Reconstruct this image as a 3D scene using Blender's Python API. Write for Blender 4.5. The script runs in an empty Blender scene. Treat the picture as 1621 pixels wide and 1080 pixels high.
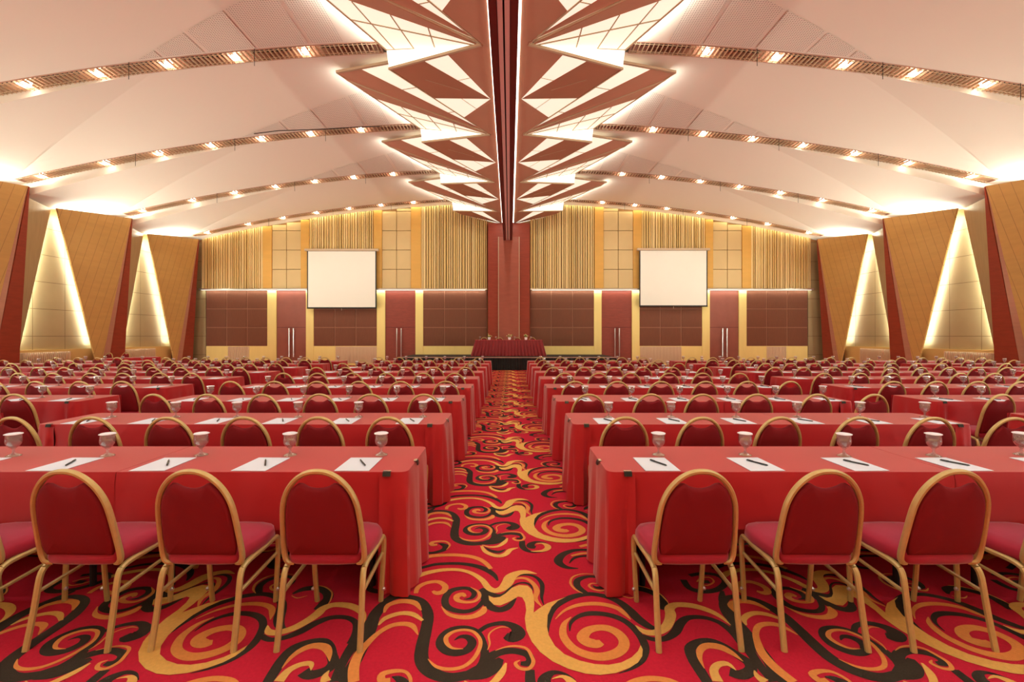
import bpy, bmesh, math, random
from mathutils import Vector, Matrix, Euler
random.seed(7)
scene = bpy.context.scene
COL = scene.collection
PI = math.pi
CX = -0.10                      # the hall's middle line

# ---------------------------------------------------------------- camera
F = 720.0                       # focal length in pixels of the 1621 px frame
cam_d = bpy.data.cameras.new('camera')
cam = bpy.data.objects.new('camera', cam_d)
COL.objects.link(cam)
cam.location = (0, 0, 1.6)
cam.rotation_euler = (PI/2, 0, 0)
cam_d.sensor_width = 36.0
cam_d.lens = F/1621*36.0
cam_d.shift_x = 3.5/1621
cam_d.shift_y = -8.0/1621
cam_d.clip_end = 200
scene.camera = cam

# ---------------------------------------------------------------- world, exposure
w = bpy.data.worlds.new('world'); scene.world = w
w.use_nodes = True
w.node_tree.nodes['Background'].inputs[0].default_value = (1.0, 0.86, 0.7, 1)
w.node_tree.nodes['Background'].inputs[1].default_value = 0.05
scene.view_settings.view_transform = 'Standard'
scene.view_settings.look = 'None'
scene.view_settings.exposure = 0.26
scene.view_settings.gamma = 1.0
scene.view_settings.use_curve_mapping = False
cy = scene.cycles
cy.use_denoising = True
cy.max_bounces = 8; cy.diffuse_bounces = 5; cy.glossy_bounces = 3
cy.transmission_bounces = 6; cy.transparent_max_bounces = 8
cy.caustics_reflective = False; cy.caustics_refractive = False
cy.sample_clamp_indirect = 4.0
cy.use_light_tree = True

ARCH = [-1.53, 2.80, 7.13, 11.46, 15.79, 20.12, 24.40]   # lamp troughs
PITCH = 4.33
LAMP_U = [5.05, 6.8, 8.5, 10.25, 12.05, 13.9, 16.1]
def zarch(u): return 8.95 - 0.0069*u*u

LAMPCOL = (0.84, 1.0, 1.14)
def spot(loc, power, size=2.4, col=LAMPCOL, rad=0.06):
    d = bpy.data.lights.new('lamp_or_fill_light', 'SPOT'); d.energy = power; d.spot_size = size; d.spot_blend = 0.9
    d.color = col; d.shadow_soft_size = rad
    o = bpy.data.objects.new('lamp_or_fill_light', d); COL.objects.link(o); o.location = loc
    return o
def strip(p0, p1, aim, power, width=0.05, col=(0.94, 1.0, 0.86)):
    """a straight run of LED tape from p0 to p1 shining towards aim"""
    p0, p1 = Vector(p0), Vector(p1)
    x = (p1-p0).normalized(); z = -(Vector(aim) - (Vector(aim).dot(x))*x).normalized()
    y = z.cross(x)
    d = bpy.data.lights.new('led_strip', 'AREA'); d.shape = 'RECTANGLE'
    d.size = (p1-p0).length; d.size_y = width; d.energy = power; d.color = col
    o = bpy.data.objects.new('led_strip', d); COL.objects.link(o)
    m = Matrix((x, y, z)).transposed().to_4x4(); m.translation = (p0+p1)/2
    o.matrix_world = m
    return o

SPOT_W = 66
for a in ARCH:
    for s in (-1, 1):
        for u in LAMP_U:
            yy = min(a, 24.36)
            o = spot((CX+s*u, yy, zarch(u)+0.02), SPOT_W, 3.0)
            if a in (15.79, 20.12):       # extra washers added below the troughs to brighten the far wall
                o2 = spot((CX+s*u, yy+.30, zarch(u)-0.2-0.05*max(0, u-9)), 95, 1.05, (0.95, 1, 0.92)); o2.rotation_euler = (math.radians(52), 0, 0)

# fill uplights added low in the side-wall recesses to brighten the vault
FILL_UPL = 740
for a in [-5.86, -1.53, 2.80, 7.13, 11.46, 15.79, 20.12]:
    for s in (-1, 1):
        p = Vector((CX+s*17.12, a+1.3, 1.25)); t = Vector((CX+s*8.0, a+{15.79: 5.0, 20.12: -.5}.get(a, 7.0), 8.6))
        o = spot(p, FILL_UPL*{15.79: .8, 20.12: .55}.get(a, 1), math.radians(100), (0.95, 1.0, 0.86), .15)
        o.data.spot_blend = .6
        o.rotation_euler = (t-p).to_track_quat('-Z', 'Y').to_euler()
for a in (2.80, -1.53):                     # unseen cove strips added over and behind the camera to lift the vault
    for s in (-1, 1):
        strip((CX+s*2.9, a+.1, 8.4), (CX+s*1.2, a-1.2, 8.0), (s*.6, -.8, .7), 300, .05, (0.92, 1, 0.95))

# ---------------------------------------------------------------- materials
MATS = {}
def nodes_of(m): return m.node_tree.nodes, m.node_tree.links
def mat(name, col, rough=0.6, metal=0.0, emit=0.0, ecol=None, noise=None, bump=None, spec=None, sheen=0.0, trans=0.0, ior=1.45, coat=0.0):
    if name in MATS: return MATS[name]
    m = bpy.data.materials.new(name); m.use_nodes = True
    n, l = nodes_of(m)
    b = n['Principled BSDF']
    b.inputs['Base Color'].default_value = (*col, 1)
    b.inputs['Roughness'].default_value = rough
    b.inputs['Metallic'].default_value = metal
    b.inputs['IOR'].default_value = ior
    if spec is not None: b.inputs['Specular IOR Level'].default_value = spec
    if sheen: b.inputs['Sheen Weight'].default_value = sheen; b.inputs['Sheen Roughness'].default_value = 0.4
    if trans: b.inputs['Transmission Weight'].default_value = trans
    if coat: b.inputs['Coat Weight'].default_value = coat; b.inputs['Coat Roughness'].default_value = 0.2
    if emit:
        b.inputs['Emission Color'].default_value = (*(ecol or col), 1)
        b.inputs['Emission Strength'].default_value = emit
    if noise:                                  # (scale, amount, stretch)
        tc = n.new('ShaderNodeTexCoord'); mp = n.new('ShaderNodeMapping')
        mp.inputs['Scale'].default_value = noise[2] if len(noise) > 2 else (1, 1, 1)
        nz = n.new('ShaderNodeTexNoise'); nz.inputs['Scale'].default_value = noise[0]; nz.inputs['Detail'].default_value = 4
        l.new(tc.outputs['Object'], mp.inputs[0]); l.new(mp.outputs[0], nz.inputs['Vector'])
        mx = n.new('ShaderNodeMix'); mx.data_type = 'RGBA'
        k = noise[1]
        mx.inputs[6].default_value = (*[c*(1-k) for c in col], 1); mx.inputs[7].default_value = (*[min(1, c*(1+k)) for c in col], 1)
        l.new(nz.outputs['Fac'], mx.inputs[0]); l.new(mx.outputs[2], b.inputs['Base Color'])
    if bump:                                   # (scale, strength)
        tc = n.new('ShaderNodeTexCoord'); nz = n.new('ShaderNodeTexNoise'); nz.inputs['Scale'].default_value = bump[0]
        l.new(tc.outputs['Object'], nz.inputs['Vector'])
        bp = n.new('ShaderNodeBump'); bp.inputs['Strength'].default_value = bump[1]; bp.inputs['Distance'].default_value = 0.01
        l.new(nz.outputs['Fac'], bp.inputs['Height']); l.new(bp.outputs[0], b.inputs['Normal'])
    MATS[name] = m
    return m
def add_lines(m, vec, spacing, width, dark, vec2=None, spacing2=None, off=0.0, off2=0.0):
    """thin grooves across a surface: lines where dot(P, vec)/spacing is near a whole number"""
    n, l = nodes_of(m); b = n['Principled BSDF']
    src = b.inputs['Base Color'].links[0].from_socket if b.inputs['Base Color'].links else None
    base = tuple(b.inputs['Base Color'].default_value)
    tc = n.new('ShaderNodeTexCoord')
    def one(v, sp, of):
        d = n.new('ShaderNodeVectorMath'); d.operation = 'DOT_PRODUCT'
        d.inputs[1].default_value = v; l.new(tc.outputs['Object'], d.inputs[0])
        a = n.new('ShaderNodeMath'); a.operation = 'MULTIPLY_ADD'; a.inputs[1].default_value = 1/sp; a.inputs[2].default_value = 100+of
        l.new(d.outputs['Value'], a.inputs[0])
        f = n.new('ShaderNodeMath'); f.operation = 'FRACT'; l.new(a.outputs[0], f.inputs[0])
        c = n.new('ShaderNodeMath'); c.operation = 'LESS_THAN'; c.inputs[1].default_value = width/sp; l.new(f.outputs[0], c.inputs[0])
        return c
    c = one(vec, spacing, off)
    if vec2:
        c2 = one(vec2, spacing2, off2); mm = n.new('ShaderNodeMath'); mm.operation = 'MAXIMUM'
        l.new(c.outputs[0], mm.inputs[0]); l.new(c2.outputs[0], mm.inputs[1]); c = mm
    mx = n.new('ShaderNodeMix'); mx.data_type = 'RGBA'
    l.new(c.outputs[0], mx.inputs[0]); mx.inputs[6].default_value = base
    if src: l.new(src, mx.inputs[6])
    mx.inputs[7].default_value = (*dark, 1)
    l.new(mx.outputs[2], b.inputs['Base Color'])
    return m

M_car_red = mat('carpet_red', (0.56, 0.018, 0.042), 0.95, noise=(60, 0.18), bump=(400, 0.5), spec=0.1)
M_car_blk = mat('carpet_black', (0.035, 0.024, 0.016), 0.95, noise=(60, 0.2), bump=(400, 0.5), spec=0.1)
M_car_org = mat('carpet_orange', (0.80, 0.30, 0.075), 0.95, noise=(60, 0.15), bump=(400, 0.5), spec=0.1)
M_car_yel = mat('carpet_yellow', (0.85, 0.48, 0.12), 0.95, noise=(60, 0.15), bump=(400, 0.5), spec=0.1)
M_cloth = mat('red_tablecloth', (0.48, 0.016, 0.02), 0.55, noise=(3, 0.08), spec=0.35, sheen=0.35, bump=(600, 0.08))
M_mar_back = mat('maroon_fabric', (0.20, 0.008, 0.012), 0.75, noise=(5, 0.12), spec=0.2, bump=(500, 0.15))
M_mar_seat = mat('maroon_seat_fabric', (0.37, 0.018, 0.042), 0.7, noise=(5, 0.12), spec=0.25, sheen=0.3, bump=(500, 0.15))
M_gold = mat('gold_painted_metal', (0.59, 0.44, 0.17), 0.38, 0.35, noise=(40, 0.12))
M_foot = mat('dark_rubber', (0.03, 0.025, 0.02), 0.7)
M_blackmetal = mat('black_metal', (0.015, 0.014, 0.014), 0.45, 0.3)
M_wood_in = mat('plywood', (0.25, 0.15, 0.08), 0.7, noise=(6, 0.2))
def glassy(name, tint, white):
    m = bpy.data.materials.new(name); m.use_nodes = True; n, l = nodes_of(m); n.remove(n['Principled BSDF'])
    tr = n.new('ShaderNodeBsdfTransparent'); tr.inputs[0].default_value = (*tint, 1)
    gl = n.new('ShaderNodeBsdfGlossy'); gl.inputs['Roughness'].default_value = 0.05
    df = n.new('ShaderNodeBsdfTranslucent'); df.inputs[0].default_value = (0.95, 0.92, 0.9, 1)
    d2 = n.new('ShaderNodeBsdfDiffuse'); d2.inputs[0].default_value = (0.95, 0.92, 0.9, 1)
    lw = n.new('ShaderNodeLayerWeight'); lw.inputs['Blend'].default_value = 0.35
    a = n.new('ShaderNodeMixShader'); a.inputs[0].default_value = white
    b = n.new('ShaderNodeMixShader'); c = n.new('ShaderNodeMixShader'); c.inputs[0].default_value = 0.5
    l.new(df.outputs[0], c.inputs[1]); l.new(d2.outputs[0], c.inputs[2])
    l.new(tr.outputs[0], a.inputs[1]); l.new(c.outputs[0], a.inputs[2])
    l.new(lw.outputs['Facing'], b.inputs[0]); l.new(a.outputs[0], b.inputs[1]); l.new(gl.outputs[0], b.inputs[2])
    l.new(b.outputs[0], n['Material Output'].inputs[0]); MATS[name] = m
    return m
M_glass = glassy('clear_glass', (0.97, 0.96, 0.95), 0.16)
M_water = glassy('water', (0.98, 0.96, 0.96), 0.05)
M_lid = mat('white_paper_lid', (0.92, 0.90, 0.90), 0.8)
M_paper = mat('white_paper', (0.82, 0.88, 0.93), 0.7)
M_pen = mat('black_plastic', (0.02, 0.022, 0.02), 0.3)
M_steel = mat('brushed_steel', (0.75, 0.73, 0.70), 0.28, 0.9)
M_chrome = mat('clip_silver', (0.8, 0.8, 0.75), 0.25, 0.8)
M_ceil = mat('ceiling_paint', (0.90, 0.80, 0.68), 0.9, spec=0.1)
M_ceil2 = mat('perforated_plaster', (0.90, 0.81, 0.70), 0.9, spec=0.1)
M_canopy = mat('terracotta_panel', (0.50, 0.235, 0.145), 0.7, noise=(2, 0.06), spec=0.2)
M_canopy2 = mat('light_terracotta_panel', (0.60, 0.31, 0.205), 0.7, noise=(2, 0.06), spec=0.2)
M_rim = mat('beige_edge_trim', (0.62, 0.46, 0.30), 0.6)
M_cream = mat('cream_glow_panel', (0.82, 0.79, 0.64), 0.7, emit=0.60, ecol=(1.0, 0.94, 0.74))  # no lamp: emission stands in for cove light on the cream panels
M_riser = mat('glowing_white_riser', (0.95, 0.93, 0.82), 0.6, emit=0.95, ecol=(1.0, 0.97, 0.84))  # plain white riser, its bright lighting put in as emission
M_cove = mat('cove_lamp', (1, 1, 1), 0.5, emit=4.0, ecol=(1.0, 0.93, 0.78))
M_lamp = mat('halogen_lamp', (1, 1, 1), 0.4, emit=18.0, ecol=(1.0, 0.9, 0.72))
M_beam = mat('dark_mahogany', (0.13, 0.014, 0.012), 0.5, noise=(3, 0.15))
M_pink = mat('pink_painted_rail', (0.80, 0.48, 0.44), 0.6)
M_trough = mat('copper_trough', (0.50, 0.29, 0.21), 0.5, 0.2)
M_slat_b = mat('beige_louvre', (0.74, 0.55, 0.36), 0.5)
M_goldwood = mat('golden_veneer', (0.62, 0.36, 0.115), 0.5, noise=(2.2, 0.12, (0.6, 0.6, 3)), spec=0.35)
M_mahog = mat('mahogany_veneer', (0.30, 0.045, 0.022), 0.45, noise=(2.5, 0.25, (1, 1, 5)), spec=0.35)
M_mahogL = mat('pale_mahogany_edge', (0.42, 0.17, 0.10), 0.5, noise=(2.5, 0.15, (1, 1, 5)))
M_champ = mat('champagne_panel', (0.46, 0.34, 0.17), 0.42, 0.25, noise=(1.2, 0.12))
add_lines(M_champ, (0, 0, 1), 1.02, 0.022, (0.22, 0.14, 0.06), (0, 1, 0), 1.22, 0.45, 0.3)
M_yellow = mat('yellow_veneer', (0.95, 0.76, 0.28), 0.5, noise=(1.5, 0.06, (3, 3, 0.6)), spec=0.3)
M_amber = mat('amber_veneer', (0.76, 0.42, 0.10), 0.5, noise=(1.5, 0.1, (0.6, 3, 3)), spec=0.3)
M_tile = mat('beige_wall_tile', (0.70, 0.50, 0.23), 0.6, noise=(1.5, 0.05))
M_slatA = mat('pale_gold_slat', (0.86, 0.62, 0.27), 0.5)
M_slatB = mat('gold_slat', (0.74, 0.50, 0.18), 0.5)
M_slatgap = mat('brown_backing', (0.34, 0.18, 0.07), 0.8)
M_dark = mat('brown_acoustic_fabric', (0.185, 0.062, 0.03), 0.8, noise=(3, 0.15, (6, 1, 1)))
M_darkseam = mat('seam_strip', (0.36, 0.16, 0.09), 0.6)
M_door = mat('red_brown_door', (0.27, 0.05, 0.03), 0.5, noise=(3, 0.28, (1, 1, 4)))
M_doorL = mat('rose_brown_door', (0.30, 0.085, 0.055), 0.5, noise=(2, 0.2))
M_screen = mat('screen_fabric', (0.92, 0.88, 0.76), 0.9)
M_black = mat('black_cloth', (0.014, 0.012, 0.010), 0.85)
M_deck = mat('black_stage_carpet', (0.03, 0.022, 0.016), 0.9)
M_skirt = mat('maroon_pleated_cloth', (0.26, 0.010, 0.012), 0.6, sheen=0.2)
M_leaf = mat('plant_green', (0.16, 0.28, 0.05), 0.6)
M_petal = mat('pale_yellow_petal', (0.85, 0.75, 0.35), 0.6)
M_base = mat('gold_base_board', (0.66, 0.43, 0.15), 0.5)
def perforate(m, sp=0.055, r=0.30):
    n, l = nodes_of(m); b = n['Principled BSDF']; tc = n.new('ShaderNodeTexCoord')
    sc = n.new('ShaderNodeVectorMath'); sc.operation = 'SCALE'; sc.inputs['Scale'].default_value = 1/sp
    fr = n.new('ShaderNodeVectorMath'); fr.operation = 'FRACTION'
    sub = n.new('ShaderNodeVectorMath'); sub.operation = 'SUBTRACT'; sub.inputs[1].default_value = (0.5, 0.5, 0)
    mul = n.new('ShaderNodeVectorMath'); mul.operation = 'MULTIPLY'; mul.inputs[1].default_value = (1, 1, 0)
    ln = n.new('ShaderNodeVectorMath'); ln.operation = 'LENGTH'
    lt = n.new('ShaderNodeMath'); lt.operation = 'LESS_THAN'; lt.inputs[1].default_value = r
    ad = n.new('ShaderNodeVectorMath'); ad.operation = 'ADD'; ad.inputs[1].default_value = (100, 100, 0)
    l.new(tc.outputs['Object'], ad.inputs[0]); l.new(ad.outputs[0], sc.inputs[0]); l.new(sc.outputs[0], fr.inputs[0])
    l.new(fr.outputs[0], sub.inputs[0]); l.new(sub.outputs[0], mul.inputs[0]); l.new(mul.outputs[0], ln.inputs[0]); l.new(ln.outputs['Value'], lt.inputs[0])
    mx = n.new('ShaderNodeMix'); mx.data_type = 'RGBA'; mx.inputs[6].default_value = tuple(b.inputs['Base Color'].default_value)
    mx.inputs[7].default_value = (0.50, 0.40, 0.33, 1); l.new(lt.outputs[0], mx.inputs[0]); l.new(mx.outputs[2], b.inputs['Base Color'])
perforate(M_ceil2)

# ---------------------------------------------------------------- helpers
class MB:
    """collects shapes into one mesh"""
    def __init__(s): s.v = []; s.f = []; s.m = []; s.mats = []
    def mi(s, m):
        if m not in s.mats: s.mats.append(m)
        return s.mats.index(m)
    def add(s, vs, fs, m=None):
        k = len(s.v); s.v += [tuple(v) for v in vs]; s.f += [tuple(i+k for i in f) for f in fs]
        s.m += [s.mi(m) if m else 0]*len(fs); return s
    def box(s, x0, x1, y0, y1, z0, z1, m=None):
        if x0 > x1: x0, x1 = x1, x0
        vs = [(x, y, z) for z in (z0, z1) for y in (y0, y1) for x in (x0, x1)]
        return s.add(vs, [(0, 2, 3, 1), (4, 5, 7, 6), (0, 1, 5, 4), (2, 6, 7, 3), (0, 4, 6, 2), (1, 3, 7, 5)], m)
    def prism(s, pts, off, m=None):
        """polygon pts given thickness by the vector off"""
        n = len(pts); off = Vector(off)
        vs = [Vector(p) for p in pts] + [Vector(p)+off for p in pts]
        fs = [tuple(range(n)), tuple(range(2*n-1, n-1, -1))] + [(i, (i+1) % n, n+(i+1) % n, n+i) for i in range(n)]
        return s.add(vs, fs, m)
    def tube(s, pts, r, m=None, seg=8, closed=False, flat=1.0, ref=None, sq=False):
        """a bar swept along pts; flat scales its second axis, ref is the direction of the first axis"""
        P = [Vector(p) for p in pts]; n = len(P); vs = []; rr = r if isinstance(r, (list, tuple)) else [r]*n
        for i in range(n):
            if closed: t = P[(i+1) % n]-P[i-1]
            else: t = P[min(i+1, n-1)]-P[max(i-1, 0)]
            t.normalize()
            if ref is not None: a = Vector(ref)
            else: a = Vector((0, 0, 1)) if abs(t.z) < 0.9 else Vector((1, 0, 0))
            a = (a - a.dot(t)*t).normalized(); b = t.cross(a)
            for k in range(seg):
                an = 2*PI*(k+0.5)/seg
                ca, sa = math.cos(an), math.sin(an)
                if sq:
                    g = 1/max(abs(ca), abs(sa))**0.75
                    ca, sa = ca*g, sa*g
                vs.append(P[i] + a*ca*rr[i] + b*sa*rr[i]*flat)
        fs = []
        for i in range(n if closed else n-1):
            j = (i+1) % n
            fs += [(i*seg+k, i*seg+(k+1) % seg, j*seg+(k+1) % seg, j*seg+k) for k in range(seg)]
        if not closed: fs += [tuple(range(seg-1, -1, -1)), tuple(range((n-1)*seg, n*seg))]
        return s.add(vs, fs, m)
    def lathe(s, prof, m=None, seg=20, c=(0, 0, 0), rf=None):
        vs = []; n = len(prof)
        for i, (r, z) in enumerate(prof):
            for k in range(seg):
                a = 2*PI*k/seg; q = r*(rf(a, i) if rf else 1)
                vs.append((c[0]+q*math.cos(a), c[1]+q*math.sin(a), c[2]+z))
        fs = []
        for i in range(n-1):
            fs += [(i*seg+k, i*seg+(k+1) % seg, (i+1)*seg+(k+1) % seg, (i+1)*seg+k) for k in range(seg)]
        if prof[0][0] > 1e-4: fs.append(tuple(range(seg-1, -1, -1)))
        if prof[-1][0] > 1e-4: fs.append(tuple(range((n-1)*seg, n*seg)))
        return s.add(vs, fs, m)
    def grid(s, rows, m=None, closed=False):
        n = len(rows); k = len(rows[0]); vs = [p for r in rows for p in r]
        fs = [(i*k+j, i*k+(j+1) % k, (i+1)*k+(j+1) % k, (i+1)*k+j) for i in range(n-1) for j in range(k if closed else k-1)]
        return s.add(vs, fs, m)
    def mesh(s, name, m=None, smooth=False, bevel=0, weld=False, angle=35):
        me = bpy.data.meshes.new(name); me.from_pydata(s.v, [], s.f)
        ms = [m] if (m and not s.mats) else s.mats
        for q in ms: me.materials.append(q)
        if s.mats: me.polygons.foreach_set('material_index', s.m)
        bm = bmesh.new(); bm.from_mesh(me)
        if weld: bmesh.ops.remove_doubles(bm, verts=bm.verts, dist=1e-5)
        if bevel:
            es = [e for e in bm.edges if len(e.link_faces) == 2 and e.calc_face_angle(0) > 0.6]
            bmesh.ops.bevel(bm, geom=es, offset=bevel, segments=2, affect='EDGES', clamp_overlap=True)
        bmesh.ops.recalc_face_normals(bm, faces=bm.faces)
        bm.to_mesh(me); bm.free()
        if smooth:
            me.shade_smooth() if hasattr(me, 'shade_smooth') else None
            try: me.set_sharp_from_angle(angle=math.radians(angle))
            except Exception: pass
        return me
    def build(s, name, m=None, parent=None, **kw):
        return link(name, s.mesh(name, m, **kw), parent)
def link(name, me, parent=None):
    o = bpy.data.objects.new(name, me); COL.objects.link(o)
    if parent: o.parent = parent
    return o
def tag(o, label=None, cat=None, group=None, kind=None):
    if label: o['label'] = label
    if cat: o['category'] = cat
    if group: o['group'] = group
    if kind: o['kind'] = kind
    return o
def empty(name, loc=(0, 0, 0), rz=0):
    o = bpy.data.objects.new(name, None); COL.objects.link(o); o.location = loc; o.rotation_euler = (0, 0, rz)
    o.empty_display_size = 0.2
    return o
def structure(name, mb, m=None, **kw):
    return tag(mb.build(name, m, **kw), kind='structure')
def dup(root, loc, rz=0.0):
    r = root.copy(); COL.objects.link(r); r.location = loc; r.rotation_euler = (0, 0, rz)
    for ch in CH[root]:
        c = ch.copy(); COL.objects.link(c); c.parent = r
        for g in CH.get(ch, ()):
            d = g.copy(); COL.objects.link(d); d.parent = c
    return r
CH = {}
def proto(o): 
    CH[o] = [c for c in COL.objects if c.parent == o]
    for c in CH[o]:
        k = [g for g in COL.objects if g.parent == c]
        if k: CH[c] = k
    return o
def spline(P, k=5):
    """Catmull-Rom through tuples of any length"""
    if len(P) < 3: return [tuple(P[0][c]+(P[1][c]-P[0][c])*i/k for c in range(len(P[0]))) for i in range(k+1)]
    out = []; n = len(P)
    for i in range(n-1):
        a, b, c, d = P[max(i-1, 0)], P[i], P[i+1], P[min(i+2, n-1)]
        for j in range(k):
            t = j/k
            out.append(tuple(0.5*(2*b[q]+(c[q]-a[q])*t+(2*a[q]-5*b[q]+4*c[q]-d[q])*t*t+(3*b[q]-a[q]-3*c[q]+d[q])*t**3) for q in range(len(b))))
    out.append(tuple(P[-1])); return out
ORD = ['zeroth', 'first', 'second', 'third', 'fourth', 'fifth', 'sixth', 'seventh', 'eighth', 'ninth', 'tenth', 'eleventh']
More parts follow.
